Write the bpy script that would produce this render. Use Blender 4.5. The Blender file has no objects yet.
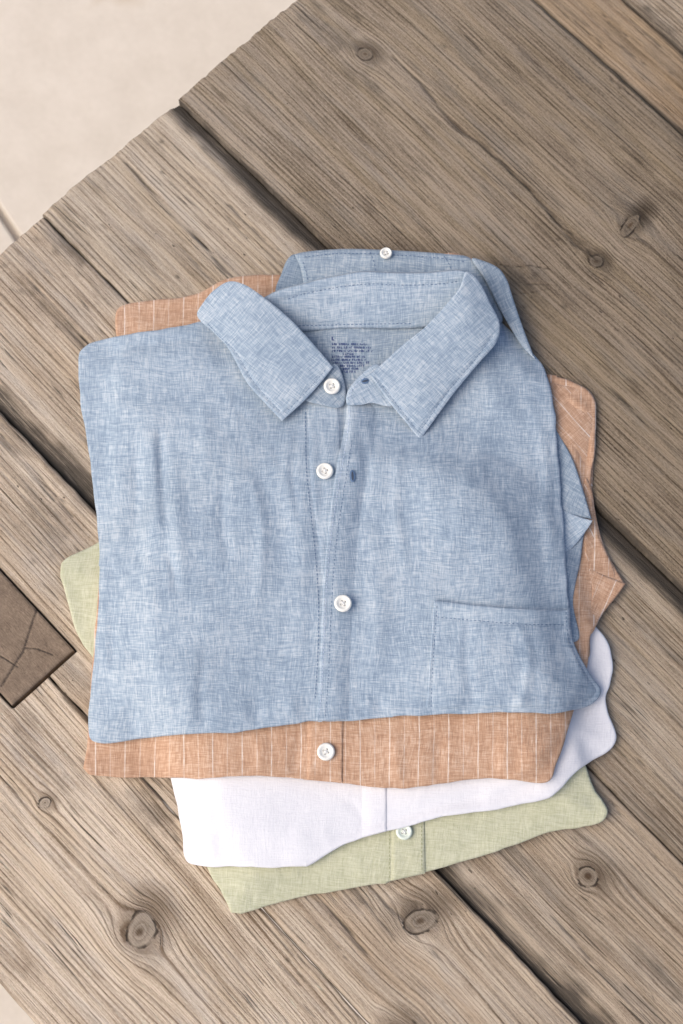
import bpy, math, random
import numpy as np
from mathutils import Vector, Matrix
from mathutils.geometry import delaunay_2d_cdt

random.seed(4); rng = np.random.default_rng(7)
scene = bpy.context.scene
COL = scene.collection

# ------------------------------------------------------------------ camera
W, HT, FOC = 683, 1024, 1800.0
TILT = math.radians(16.0); HC = 1.142
CT, ST = math.cos(TILT), math.sin(TILT)

def unp(px, py, z):
    """point of the place at height z that the photograph shows at (px, py)"""
    dx = (np.asarray(px, float) - W/2) / FOC; dy = (HT/2 - np.asarray(py, float)) / FOC
    vx = dx; vy = dy*CT + ST; vz = dy*ST - CT
    t = (np.asarray(z, float) - HC) / vz
    return np.stack(np.broadcast_arrays(vx*t, vy*t, np.asarray(z, float) + 0*t), -1)

cam_d = bpy.data.cameras.new('camera'); cam = bpy.data.objects.new('camera', cam_d); COL.objects.link(cam)
cam.location = (0, 0, HC); cam.rotation_euler = (TILT, 0, 0)
cam_d.sensor_fit = 'VERTICAL'; cam_d.sensor_height = 36.0; cam_d.sensor_width = 24.0
cam_d.lens = FOC * 36.0 / HT; cam_d.clip_start = 0.05; cam_d.clip_end = 200
cam_d.dof.use_dof = True; cam_d.dof.focus_distance = 1.14; cam_d.dof.aperture_fstop = 9.0
scene.camera = cam

# ------------------------------------------------------------------ light
SUN_EL, SUN_AZ = math.radians(50), math.radians(200)     # direction TO the sun (math angle in xy)
world = bpy.data.worlds.new('World'); scene.world = world; world.use_nodes = True
wt = world.node_tree; bg = wt.nodes['Background']
sky = wt.nodes.new('ShaderNodeTexSky'); sky.sky_type = 'NISHITA'; sky.sun_disc = False
sky.sun_elevation = SUN_EL; sky.sun_rotation = math.pi/2 - SUN_AZ
sky.dust_density = 4.0; sky.air_density = 0.8; sky.ozone_density = 1.0
wt.links.new(sky.outputs[0], bg.inputs[0]); bg.inputs[1].default_value = 0.180
sd = bpy.data.lights.new('sun', 'SUN'); sd.energy = 2.05; sd.angle = math.radians(55); sd.color = (1.0, 0.915, 0.80)
so = bpy.data.objects.new('sun', sd); COL.objects.link(so)
tosun = Vector((math.cos(SUN_EL)*math.cos(SUN_AZ), math.cos(SUN_EL)*math.sin(SUN_AZ), math.sin(SUN_EL)))
so.rotation_euler = tosun.to_track_quat('Z', 'Y').to_euler(); so.location = tosun*5
scene.view_settings.view_transform = 'Standard'; scene.view_settings.look = 'None'
scene.view_settings.exposure = 0; scene.view_settings.gamma = 1

# ------------------------------------------------------------------ node helper
class NT:
    def __init__(s, name):
        s.m = bpy.data.materials.new(name); s.m.use_nodes = True
        s.t = s.m.node_tree; s.bsdf = s.t.nodes['Principled BSDF']; s.out = s.t.nodes['Material Output']
    def new(s, typ, **kw):
        n = s.t.nodes.new(typ)
        for k, v in kw.items(): setattr(n, k, v)
        return n
    def put(s, sock, v):
        if isinstance(v, bpy.types.NodeSocket): s.t.links.new(v, sock)
        else: sock.default_value = v
    def math(s, op, a, b=0.0, c=None, clamp=False):
        n = s.new('ShaderNodeMath', operation=op, use_clamp=clamp)
        s.put(n.inputs[0], a); s.put(n.inputs[1], b)
        if c is not None: s.put(n.inputs[2], c)
        return n.outputs[0]
    def vscale(s, v, sc, loc=(0,0,0)):
        n = s.new('ShaderNodeMapping'); s.put(n.inputs[0], v); n.inputs['Scale'].default_value = sc; n.inputs['Location'].default_value = loc
        return n.outputs[0]
    def noise(s, v, scale=1.0, detail=2.0, rough=0.5, dist=0.0):
        n = s.new('ShaderNodeTexNoise'); s.put(n.inputs['Vector'], v); n.inputs['Scale'].default_value = scale
        n.inputs['Detail'].default_value = detail; n.inputs['Roughness'].default_value = rough; n.inputs['Distortion'].default_value = dist
        return n.outputs[0]
    def mix(s, f, a, b, mode='MIX'):
        n = s.new('ShaderNodeMix', data_type='RGBA', blend_type=mode)
        s.put(n.inputs[0], f); s.put(n.inputs[6], a); s.put(n.inputs[7], b)
        return n.outputs[2]
    def step(s, v, a, b, lo=0.0, hi=1.0):
        n = s.new('ShaderNodeMapRange', interpolation_type='SMOOTHSTEP'); s.put(n.inputs[0], v)
        n.inputs[1].default_value = a; n.inputs[2].default_value = b; n.inputs[3].default_value = lo; n.inputs[4].default_value = hi
        return n.outputs[0]
    def attr(s, name):
        n = s.new('ShaderNodeAttribute', attribute_name=name); return n.outputs['Fac']
    def comb(s, x, y, z):
        n = s.new('ShaderNodeCombineXYZ'); s.put(n.inputs[0], x); s.put(n.inputs[1], y); s.put(n.inputs[2], z); return n.outputs[0]
    def bump(s, h, strength, dist):
        n = s.new('ShaderNodeBump'); n.inputs['Strength'].default_value = strength; n.inputs['Distance'].default_value = dist
        s.put(n.inputs['Height'], h); s.t.links.new(n.outputs[0], s.bsdf.inputs['Normal'])

def c4(c): return (c[0], c[1], c[2], 1.0)

# ------------------------------------------------------------------ materials
def linen(name, dark, mid, light, contrast=1.0, slub=0.35, mottle=0.5, stripes=False, hem=None, bump=0.35):
    n = NT(name)
    uvn = n.new('ShaderNodeUVMap'); uv = uvn.outputs[0]
    # fabric never lies perfectly straight on the grain
    wob = n.noise(uv, 14, 2); wob2 = n.noise(n.vscale(uv, (1,1,1), (3.1,7.7,0)), 14, 2)
    sep = n.new('ShaderNodeSeparateXYZ'); n.put(sep.inputs[0], uv)
    ux = n.math('ADD', sep.outputs[0], n.math('MULTIPLY', n.math('SUBTRACT', wob, .5), .012))
    uy = n.math('ADD', sep.outputs[1], n.math('MULTIPLY', n.math('SUBTRACT', wob2, .5), .012))
    v = n.comb(ux, uy, 0.0)
    weft = n.noise(n.vscale(v, (130, 1500, 1)), 1, 2, .6)
    warp = n.noise(n.vscale(v, (1500, 130, 1), (5.3, 2.2, 0)), 1, 2, .6)
    weft2 = n.noise(n.vscale(v, (60, 640, 1), (1.3, 9.2, 0)), 1, 3, .6)
    warp2 = n.noise(n.vscale(v, (640, 60, 1), (8.3, 4.2, 0)), 1, 3, .6)
    weft3 = n.noise(n.vscale(v, (22, 230, 1), (4.3, 1.2, 0)), 1, 4, .65)
    warp3 = n.noise(n.vscale(v, (250, 20, 1), (2.3, 6.2, 0)), 1, 4, .65)
    low = n.noise(v, 26, 5, .65)
    a = n.math('ADD', n.math('SUBTRACT', weft, .5), n.math('SUBTRACT', warp, .5))
    b = n.math('ADD', n.math('SUBTRACT', weft2, .5), n.math('SUBTRACT', warp2, .5))
    f = n.math('ADD', n.math('MULTIPLY', a, 1.5*contrast), n.math('MULTIPLY', b, .85*contrast))
    f = n.math('ADD', f, n.math('MULTIPLY', n.math('SUBTRACT', n.math('ADD', weft3, warp3), 1.0), .55*contrast))
    f = n.math('ADD', f, n.math('MULTIPLY', n.math('SUBTRACT', low, .5), mottle))
    f = n.math('ADD', f, 0.5, clamp=True)
    r = n.new('ShaderNodeValToRGB'); n.put(r.inputs[0], f)
    r.color_ramp.elements[0].position = 0.12; r.color_ramp.elements[0].color = c4(dark)
    r.color_ramp.elements[1].position = 0.9; r.color_ramp.elements[1].color = c4(light)
    e = r.color_ramp.elements.new(0.5); e.color = c4(mid)
    col = r.outputs[0]
    # thick pale slub threads, both ways
    s1 = n.step(n.noise(n.vscale(v, (85, 1500, 1), (21, 3, 0)), 1, 1), .66, .76)
    s2 = n.step(n.noise(n.vscale(v, (1500, 85, 1), (2, 33, 0)), 1, 1), .67, .77)
    col = n.mix(n.math('MULTIPLY', n.math('MAXIMUM', s1, s2), slub), col, c4(tuple(min(.85, x*1.25+.06) for x in light)))
    if stripes:
        per = 0.0094
        ph = n.math('DIVIDE', n.math('ADD', sep.outputs[0], n.math('MULTIPLY', n.math('SUBTRACT', wob, .5), .004)), per)
        fr = n.math('ABSOLUTE', n.math('SUBTRACT', n.math('FRACT', ph), .5))
        ln = n.step(fr, .022, .05, 1, 0)
        wgt = n.math('MULTIPLY_ADD', n.noise(n.vscale(v, (140, 160, 1)), 1, 2), 1.7, -.32, clamp=True)
        par = n.math('MULTIPLY_ADD', n.math('FRACT', n.math('MULTIPLY', n.math('FLOOR', ph), .5)), -.9, .9)
        col = n.mix(n.math('MULTIPLY', n.math('MULTIPLY', ln, wgt), par), col, (.80, .74, .67, 1))
    n.put(n.bsdf.inputs['Base Color'], col)
    n.bsdf.inputs['Roughness'].default_value = 0.92
    n.bsdf.inputs['Specular IOR Level'].default_value = 0.15
    n.bsdf.inputs['Sheen Weight'].default_value = 0.12; n.bsdf.inputs['Sheen Roughness'].default_value = .5
    crk = n.noise(n.vscale(v, (120, 75, 1), (2, 5, 0)), 1, 3, .65)
    h = n.math('ADD', n.math('MULTIPLY', a, .6), n.math('MULTIPLY', b, .5))
    h = n.math('ADD', h, n.math('MULTIPLY', crk, 1.4))
    n.bump(h, bump, 0.0012)
    return n.m

def plain(name, col, rough=.8, spec=.3):
    n = NT(name); nz = n.noise(n.new('ShaderNodeTexCoord').outputs['Object'], 400, 2)
    n.put(n.bsdf.inputs['Base Color'], n.mix(n.math('MULTIPLY', nz, .5), c4(col), c4(tuple(x*.8 for x in col))))
    n.bsdf.inputs['Roughness'].default_value = rough; n.bsdf.inputs['Specular IOR Level'].default_value = spec
    return n.m

BLUE = linen('blue_linen', (.205,.272,.352), (.308,.380,.458), (.475,.530,.575), .85, .32, .8)
BLUE_DK = linen('blue_linen_deep_shade', (.12,.17,.24), (.19,.25,.32), (.30,.35,.40), .9, .3, .4)  # darkest copy of the blue: shade of the cuff opening painted in
BLUE_SHADE = linen('blue_linen_shaded', (.180,.240,.310), (.265,.330,.400), (.42,.47,.51), .9, .35, .5)  # darker copy of the blue: shade painted into inner and turned-away faces
ORANGE = linen('orange_linen', (.355,.205,.130), (.465,.290,.190), (.590,.415,.305), .85, .2, .6, stripes=True)
WHITE = linen('white_linen', (.635,.635,.675), (.69,.69,.72), (.735,.735,.755), .45, .1, .15, bump=.25)
GREEN = linen('green_linen', (.385,.39,.265), (.475,.475,.335), (.56,.56,.42), .75, .2, .45)
SHELL = plain('shell_button', (.80,.79,.73), .25, .5)
SHELL_G = plain('shell_button_green', (.70,.76,.66), .25, .5)
HOLE = plain('button_hole', (.30,.29,.26), .9, .1)
THREAD_B = plain('blue_thread', (.105,.165,.27), .9, .1)
THREAD_L = plain('pale_blue_thread', (.46,.54,.66), .9, .1)
THREAD_W = plain('white_thread', (.78,.78,.76), .9, .1)
THREAD_O = plain('orange_thread', (.40,.20,.12), .9, .1)
THREAD_G = plain('green_thread', (.30,.32,.19), .9, .1)
INK = plain('navy_ink', (.05,.075,.20), .9, .1)
SLIT = plain('buttonhole_slit', (.055,.07,.10), .9, .1)

# ------------------------------------------------------------------ object helpers
def link_mesh(name, verts, faces, mats, parent=None, uvs=None, smooth=True, mat_idx=None):
    me = bpy.data.meshes.new(name)
    off = Vector(parent_world(parent)) if parent else Vector((0,0,0))
    me.from_pydata([tuple(Vector(v) - off) for v in verts], [], [tuple(int(i) for i in f) for f in faces])
    for m in (mats if isinstance(mats, (list, tuple)) else [mats]): me.materials.append(m)
    if uvs is not None:
        lay = me.uv_layers.new(name='UVMap'); li = np.zeros(len(me.loops), dtype=np.int32)
        me.loops.foreach_get('vertex_index', li)
        lay.data.foreach_set('uv', np.asarray(uvs, dtype=np.float32)[li].ravel())
    if mat_idx is not None: me.polygons.foreach_set('material_index', np.asarray(mat_idx, dtype=np.int32))
    me.polygons.foreach_set('use_smooth', [smooth]*len(me.polygons)); me.update()
    if smooth and name != 'button': me.set_sharp_from_angle(angle=math.radians(48))
    o = bpy.data.objects.new(name, me); COL.objects.link(o)
    if parent: o.parent = parent
    return o

def parent_world(p):
    v = Vector((0,0,0))
    while p: v = v + p.location; p = p.parent
    return v

def thing(name, label, cat, loc, group=None):
    o = bpy.data.objects.new(name, None); COL.objects.link(o); o.location = loc; o.empty_display_size = .05
    o['label'] = label; o['category'] = cat
    if group: o['group'] = group
    return o

# ------------------------------------------------------------------ outline tools (plan coordinates = photo units, ~0.64 mm)
def smooth_loop(pts, step=2.0, closed=True, sharp=()):
    """Catmull-Rom through the points, resampled evenly; indices in sharp stay corners"""
    P = np.asarray(pts, float); n = len(P); out = []
    for i in range(n if closed else n-1):
        p1, p2 = P[i], P[(i+1) % n]
        p0 = P[(i-1) % n] if (closed or i > 0) else p1
        p3 = P[(i+2) % n] if (closed or i < n-2) else p2
        if i in sharp: p0 = p1
        if (i+1) % n in sharp: p3 = p2
        d = [max(1e-6, np.linalg.norm(b-a)**.5) for a, b in ((p0,p1),(p1,p2),(p2,p3))]
        t0, t1 = 0, d[0]; t2 = t1+d[1]; t3 = t2+d[2]
        m = max(2, int(np.linalg.norm(p2-p1)/step + .5))
        for k in range(m):
            t = t1 + (t2-t1)*k/m
            A1 = p0 if d[0] < 1e-3 else (t1-t)/(t1-t0)*p0 + (t-t0)/(t1-t0)*p1
            A2 = (t2-t)/(t2-t1)*p1 + (t-t1)/(t2-t1)*p2
            A3 = p2 if d[2] < 1e-3 else (t3-t)/(t3-t2)*p2 + (t-t2)/(t3-t2)*p3
            if d[0] < 1e-3: A1 = p1
            if d[2] < 1e-3: A3 = p2
            B1 = (t2-t)/(t2-t0)*A1 + (t-t0)/(t2-t0)*A2
            B2 = (t3-t)/(t3-t1)*A2 + (t-t1)/(t3-t1)*A3
            out.append((t2-t)/(t2-t1)*B1 + (t-t1)/(t2-t1)*B2)
    if not closed: out.append(P[-1])
    return np.array(out)

def inside(P, loop):
    x, y = P[:,0], P[:,1]; r = np.zeros(len(P), bool); n = len(loop); j = n-1
    for i in range(n):
        xi, yi = loop[i]; xj, yj = loop[j]
        if yi != yj:
            c = ((yi > y) != (yj > y)) & (x < (xj-xi)*(y-yi)/(yj-yi) + xi); r ^= c
        j = i
    return r

def dist_to(P, poly, closed=True):
    A = np.asarray(poly, float); B = np.roll(A, -1, 0) if closed else A[1:]
    if not closed: A = A[:-1]
    best = np.full(len(P), 1e9)
    for k in range(0, len(P), 4000):
        p = P[k:k+4000][:,None,:]; ab = (B-A)[None]; ap = p - A[None]
        t = np.clip((ap*ab).sum(-1) / np.maximum((ab**2).sum(-1), 1e-9), 0, 1)
        best[k:k+4000] = np.sqrt(((ap - ab*t[...,None])**2).sum(-1)).min(1)
    return best

def gauss(A, s):
    r = int(3*s)+1; k = np.exp(-np.arange(-r, r+1)**2/(2*s*s)); k /= k.sum()
    A = np.pad(A, r, mode='edge')
    A = np.apply_along_axis(lambda v: np.convolve(v, k, 'valid'), 0, A)
    return np.apply_along_axis(lambda v: np.convolve(v, k, 'valid'), 1, A)

S = 2                                        # raster step
GX, GY = np.meshgrid(np.arange(0, W+S, S), np.arange(0, HT+S, S)); RSH = GX.shape
RP = np.stack([GX.ravel(), GY.ravel()], -1).astype(float)

def samp(R, P):
    x = np.clip(P[:,0]/S, 0, RSH[1]-1.001); y = np.clip(P[:,1]/S, 0, RSH[0]-1.001)
    i = x.astype(int); j = y.astype(int); a = x-i; b = y-j
    return (R[j,i]*(1-a)+R[j,i+1]*a)*(1-b) + (R[j+1,i]*(1-a)+R[j+1,i+1]*a)*b

def vnoise(sx, sy):
    A = rng.standard_normal(RSH); A = np.pad(A, 60, mode='wrap')
    def g1(v, s):
        r = int(3*s)+1; k = np.exp(-np.arange(-r, r+1)**2/(2*s*s)); k /= k.sum(); return np.convolve(v, k, 'same')
    A = np.apply_along_axis(lambda v: g1(v, sy/S), 0, A); A = np.apply_along_axis(lambda v: g1(v, sx/S), 1, A)
    A = A[60:-60, 60:-60]; return (A-A.mean())/A.std()

def crease(R, pts, sig, amp, gain=1.7):
    """soft ridge (amp > 0) or valley along a polyline, fading out at its ends"""
    L = smooth_loop(pts, 3, False)
    lo = L.min(0)-4*sig; hi = L.max(0)+4*sig
    m = (RP[:,0] > lo[0]) & (RP[:,0] < hi[0]) & (RP[:,1] > lo[1]) & (RP[:,1] < hi[1])
    p = RP[m]; d2 = ((p[:,None,:]-L[None])**2).sum(-1); k = d2.argmin(1); u = k/(len(L)-1)
    v = gain*amp*np.exp(-d2.min(1)/(2*sig*sig))*np.sin(np.pi*np.clip(u, .02, .98))**.6
    R.ravel()[np.nonzero(m)[0]] += v

def crumple(R, box, count, amp, seed, tilt=0.0):
    r = random.Random(seed)
    for _ in range(count):
        x = r.uniform(box[0], box[2]); y = r.uniform(box[1], box[3]); a = math.pi/2 + tilt + r.gauss(0, .45); l = r.uniform(16, 46)
        b = r.gauss(0, .12); dx, dy = math.cos(a)*l, math.sin(a)*l
        crease(R, [(x,y),(x+dx*.5-dy*b, y+dy*.5+dx*b),(x+dx, y+dy)], r.uniform(1.9, 3.0), r.choice((-1,1))*amp*r.uniform(.5, 1.1))

def circ(x): x = np.clip(x, 0, 1); return np.sqrt(np.maximum(0, 1-(1-x)**2))
def sst(x): x = np.clip(x, 0, 1); return x*x*(3-2*x)

def triangulate(loop, spacing, rings=()):
    lo, hi = loop.min(0), loop.max(0)
    xs = np.arange(lo[0]+spacing*.37, hi[0], spacing); ys = np.arange(lo[1]+spacing*.41, hi[1], spacing*.9)
    gx, gy = np.meshgrid(xs, ys); gx = gx + (np.arange(len(ys)) % 2)[:,None]*spacing*.5
    P = np.stack([gx.ravel(), gy.ravel()], -1); P = P[inside(P, loop)]
    d = dist_to(P, loop); rmax = max(rings) if rings else 0
    P = P[d > rmax + spacing*.6]
    pts = [loop, P]
    T = np.roll(loop, -1, 0) - np.roll(loop, 1, 0); N = np.stack([-T[:,1], T[:,0]], -1); N /= np.linalg.norm(N, axis=1)[:,None]+1e-9
    area = .5*np.sum(loop[:,0]*np.roll(loop[:,1],-1) - np.roll(loop[:,0],-1)*loop[:,1])
    if area < 0: N = -N
    for r in rings:
        Q = loop + N*r; Q = Q[inside(Q, loop)]; dq = dist_to(Q, loop); pts.append(Q[dq > r*.93])
    V = np.concatenate(pts); n = len(loop)
    res = delaunay_2d_cdt([Vector(v) for v in V.tolist()], [(i, (i+1) % n) for i in range(n)], [], 1, 1e-4)
    Vo = np.array([tuple(v) for v in res[0]]); Fo = [tuple(f) for f in res[2]]
    # boundary index of each output vertex
    orig = res[3]; loopidx = {}
    for k, o in enumerate(orig):
        for q in o:
            if q < n: loopidx[q] = k
    # counter-clockwise in the place (photo y points down)
    out = []
    for f in Fo:
        a, b, c = Vo[f[0]], Vo[f[1]], Vo[f[2]]
        cr = (b[0]-a[0])*(c[1]-a[1]) - (b[1]-a[1])*(c[0]-a[0])
        out.append(f if cr < 0 else (f[0], f[2], f[1]))
    return Vo, out, [loopidx[i] for i in range(n)], N, area

UVS = 0.00064
def uv_of(P, ang=0.0, org=(0,0)):
    c, s = math.cos(ang), math.sin(ang); x = (P[:,0]-org[0])*UVS; y = (P[:,1]-org[1])*UVS
    return np.stack([x*c + y*s, -x*s + y*c], -1)

def skirt(Vo, Fo, lidx, N, Z, area, steps):
    """turn the cloth edge under: steps = [(inset, dz or absolute array)]"""
    P = [Vo]; ZZ = [Z]; F = list(Fo); base = list(lidx); n = len(lidx); cnt = len(Vo)
    for inset, zz in steps:
        Q = Vo[lidx] + N*inset; P.append(Q); ZZ.append(zz); new = list(range(cnt, cnt+n)); cnt += n
        for i in range(n):
            j = (i+1) % n
            q = (base[i], base[j], new[j], new[i])
            F.append(q if area > 0 else q[::-1])
        base = new
    return np.concatenate(P), np.concatenate(ZZ), F

# ------------------------------------------------------------------ folded shirt bodies
class Layer: pass
def body_layer(Hprev, outline, te, re, tc, rc, wr, sharp=(), spacing=3.0):
    L = Layer(); lp = smooth_loop(outline, 2.5, True, sharp)
    T = np.roll(lp, -1, 0)-np.roll(lp, 1, 0); N = np.stack([-T[:,1], T[:,0]], -1)/(np.linalg.norm(T, axis=1)[:,None]+1e-9)
    q = rng.standard_normal(len(lp)); k1 = np.exp(-np.arange(-9,10)**2/8.0); k2 = np.exp(-np.arange(-24,25)**2/80.0)
    wob = np.convolve(np.tile(q,3), k1/np.sqrt((k1**2).sum()), 'same')[len(q):2*len(q)]*.35 + np.convolve(np.tile(q[::-1],3), k2/np.sqrt((k2**2).sum()), 'same')[len(q):2*len(q)]*.6
    L.loop = lp + N*wob[:,None]
    B = np.maximum(Hprev, gauss(Hprev, 5)); B = gauss(B, 2) + .0006
    L.B, L.wr, L.p = B, wr, (te, re, tc, rc)
    m = inside(RP, L.loop); d = np.zeros(len(RP)); d[m] = dist_to(RP[m], L.loop)
    L.d = d.reshape(RSH); L.mask = m.reshape(RSH)
    L.H = np.where(L.mask, layer_z(L, RP, d).reshape(RSH), Hprev)
    L.S = layer_z(L, RP, d).reshape(RSH)
    return L
def layer_z(L, P, d):
    te, re, tc, rc = L.p
    return samp(L.B, P) + te*(.80+.20*circ(d/(re*.7))) + (tc-te)*sst(d/rc) + samp(L.wr, P)*np.minimum(1, .25+d/14)
def build_body(L, name, mat, parent, ang=0.0, spacing=3.0):
    Vo, Fo, li, N, area = triangulate(L.loop, spacing, (.6, 1.6, 3.2, 5.5))
    d = dist_to(Vo, L.loop); Z = layer_z(L, Vo, d); te = L.p[0]
    Bb = samp(L.B, Vo[li])
    P, ZZ, F = skirt(Vo, Fo, li, N, Z, area, [(.25, Bb+te*.62), (.5, Bb+te*.40), (1.6, Bb+te*.15), (4.5, Bb+te*.02), (14, Bb-.0004)])
    return link_mesh(name, unp(P[:,0], P[:,1], ZZ), F, mat, parent, uv_of(P, ang))

# fabric panels lying on or standing above a body
def rbf(ctrl):
    C = np.asarray(ctrl, float); X = C[:,:2]/100; n = len(C)
    K = np.linalg.norm(X[:,None]-X[None], axis=-1)**2.2
    A = np.zeros((n+3, n+3)); A[:n,:n] = K; A[:n,n] = 1; A[:n,n+1:] = X; A[n,:n] = 1; A[n+1:,:n] = X.T
    w = np.linalg.solve(A + 1e-9*np.eye(n+3), np.concatenate([C[:,2], [0,0,0]]))
    def f(P):
        Q = P/100; return np.linalg.norm(Q[:,None]-X[None], axis=-1)**2.2 @ w[:n] + w[n] + Q @ w[n+1:]
    return f

def ridge(zf, lines, d0=6.0, depth=.0007, w=1.5):
    """a stitched seam set in from an edge: the cloth dips along it and puckers a little"""
    Ls = [smooth_loop(l, 2, False) for l in lines]
    def f(P):
        d = np.min([dist_to(P, L, False) for L in Ls], 0)
        return zf(P) - depth*np.exp(-((d-d0)/w)**2)*(1+.35*np.sin(P[:,0]*.9+P[:,1]*.8)) + .00012*np.exp(-(d/(d0*1.4))**2)*np.sin(P[:,0]*1.1+P[:,1]*.9)
    return f

def panel(name, outline, zf, mat, parent, sharp=(), ang=0.0, spacing=3.0, thick=.0011, rnd=.0006, rr=2.2, smooth=True, org=(0,0), step=2.0):
    loop = smooth_loop(outline, step, True, sharp)
    Vo, Fo, li, N, area = triangulate(loop, spacing, (1.0, 2.2))
    d = dist_to(Vo, loop); Z = zf(Vo) - rnd*(1-circ(d/rr))
    P, ZZ, F = skirt(Vo, Fo, li, N, Z, area, [(.15, Z[li]-thick*.6), (.9, Z[li]-thick)])
    return link_mesh(name, unp(P[:,0], P[:,1], ZZ), F, mat, parent, uv_of(P, ang, org))

def sunk(zf, lines, depth=.0026, w=7.0):
    """the panel runs down into the seam along these lines"""
    Ls = [smooth_loop(l, 2, False) for l in lines]
    def f(P):
        d = np.min([dist_to(P, L, False) for L in Ls], 0); return zf(P) - depth*(1-sst(d/w))
    return f

def stitches(name, lines, zf, mat, parent, dash=2.6, gap=1.5, w=.7, lift=.0005):
    for ln in lines:
        V = []; F = []
        L = smooth_loop(ln, .8, False); s = np.concatenate([[0], np.cumsum(np.linalg.norm(np.diff(L, axis=0), axis=1))])
        t = 0; row = []
        def at(q): return np.array([np.interp(q, s, L[:,0]), np.interp(q, s, L[:,1])])
        while t + dash < s[-1]:
            row += [(t, .12, 0), (t+dash*.15, 1, .7), (t+dash*.5, 1, 1), (t+dash*.85, 1, .7), (t+dash, .12, 0)]
            t += dash + gap*random.uniform(.8, 1.2)
        for q, ww, hh in row:                  # one running thread, thick where it lies on top of the cloth
            c = at(q); d_ = at(min(q+.4, s[-1]))-at(max(q-.4, 0)); d_ /= np.linalg.norm(d_)+1e-9; nn = np.array([-d_[1], d_[0]])*w/2*ww
            Q = np.array([c-nn, c+nn]); V += [tuple(p) for p in unp(Q[:,0], Q[:,1], zf(Q)+lift*(hh-.25))]
        for k in range(len(row)-1): F.append((2*k, 2*k+1, 2*k+3, 2*k+2))
        link_mesh(name, V, F, mat, parent)

def button(px, py, zf, parent, mat, thread, R=.0056, lift=.0006):
    P = np.array([[px, py], [px+8, py], [px, py-8]]); z = zf(P); W3 = unp(P[:,0], P[:,1], z)
    nrm = Vector(W3[1]-W3[0]).cross(Vector(W3[2]-W3[0])).normalized(); nrm = (nrm + Vector((0,0,1.2))).normalized()
    rot = nrm.to_track_quat('Z', 'Y').to_matrix(); base = Vector(W3[0]) + nrm*lift
    prof = [(0,.0017),(.36,.0016),(.5,.0017),(.62,.0022),(.74,.00255),(.86,.0025),(.95,.0020),(1,.0013),(.97,.0007),(.85,.0001),(0,0)]
    seg = 28; V = []; F = []
    for r, h in prof[1:-1]:
        for k in range(seg):
            a = 2*math.pi*k/seg; V.append(Vector((r*R*math.cos(a), r*R*math.sin(a), h)))
    n = len(prof)-2
    for i in range(n-1):
        for k in range(seg):
            F.append((i*seg+k, (i+1)*seg+k, (i+1)*seg+(k+1) % seg, i*seg+(k+1) % seg))
    V.append(Vector((0,0,prof[0][1]))); c = len(V)-1
    for k in range(seg): F.append((c, k, (k+1) % seg))
    b = link_mesh('button', [base + rot @ v for v in V], F, mat, parent)
    # four sewing holes with a crossed thread
    V = []; F = []; q = .20*R; rot2 = rot @ Matrix.Rotation(random.uniform(0,1.2), 3, 'Z')
    for sx, sy in ((1,1),(-1,1),(-1,-1),(1,-1)):
        i = len(V)
        for k in range(10):
            a = 2*math.pi*k/10; V.append(base + rot2 @ Vector((sx*q+.00062*math.cos(a), sy*q+.00062*math.sin(a), .00172)))
        F.append(tuple(range(i, i+10)))
    link_mesh('thread_hole', V, F, HOLE, b, smooth=False)
    V = []; F = []
    for a0 in (math.pi/4, 3*math.pi/4):
        i = len(V); d = Vector((math.cos(a0), math.sin(a0), 0)); e = Vector((-d.y, d.x, 0))
        for t, h in ((-1,.00170),(-.5,.00205),(0,.0022),(.5,.00205),(1,.00170)):
            for sd_, hh in ((-1,0),(0,.0003),(1,0)):
                V.append(base + rot2 @ (d*t*q*1.414 + e*sd_*.00033 + Vector((0,0,h+hh))))
        for k in range(4):
            for s_ in range(2): F.append((i+k*3+s_, i+(k+1)*3+s_, i+(k+1)*3+s_+1, i+k*3+s_+1))
    link_mesh('sewing_thread', V, F, thread, b)
    return b

def base_of(L, z):
    c = L.loop.mean(0); p = unp(c[0], c[1], z); return tuple(float(x) for x in p)

ZERO = np.zeros(RSH)
mm = .001
# ---- green shirt -------------------------------------------------------------
wr = vnoise(30, 22)*.5*mm + vnoise(10, 14)*.15*mm
crease(wr, [(245,905),(340,880),(430,862),(560,826)], 5, -.7*mm)
crease(wr, [(480,850),(520,832),(590,800)], 6, .9*mm)
crease(wr, [(222,880),(250,880),(300,872)], 5, .8*mm)
crumple(wr, (220,830,590,890), 12, .00022, 5)
green_out = [(59,571),(61,562),(78,552),(98,543),(150,510),(300,450),(480,480),(540,600),(566,700),(586,767),(595,792),(607,811),(603,820),(592,825),(551,832),(491,854),(426,873),(386,882),(341,889),(290,900),(240,914),(231,913),(222,896),(207,866),(190,810),(150,720),(84,646),(67,601)]
LG = body_layer(ZERO, green_out, 7*mm, 4.5, 10.5*mm, 45, wr, sharp=(10,17,20,21))
# ---- white shirt -------------------------------------------------------------
wr = vnoise(34, 26)*.6*mm + vnoise(12, 16)*.18*mm
crease(wr, [(200,790),(206,820),(212,858)], 5, .8*mm)
crease(wr, [(330,845),(420,812),(540,785)], 6, -.8*mm)
crease(wr, [(560,700),(585,735),(600,742)], 5, .5*mm)
crease(wr, [(540,780),(565,745),(585,700)], 5, -1.0*mm)
crease(wr, [(480,800),(520,775),(555,735)], 6, .8*mm)
crumple(wr, (185,780,590,850), 16, .00022, 6); crumple(wr, (560,650,610,740), 5, .0003, 7)
white_out = [(591,621),(606,641),(613,666),(611,685),(606,700),(612,722),(616,738),(612,747),(590,761),(571,775),(558,790),(546,798),(500,808),(441,818),(406,827),(371,836),(341,847),(322,858),(306,866),(270,868),(240,867),(196,865),(186,861),(180,825),(172,778),(160,700),(145,600),(150,500),(230,440),(420,430),(540,500)]
LW = body_layer(LG.H, white_out, 6*mm, 4, 9*mm, 45, wr, sharp=(18,26))
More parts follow.
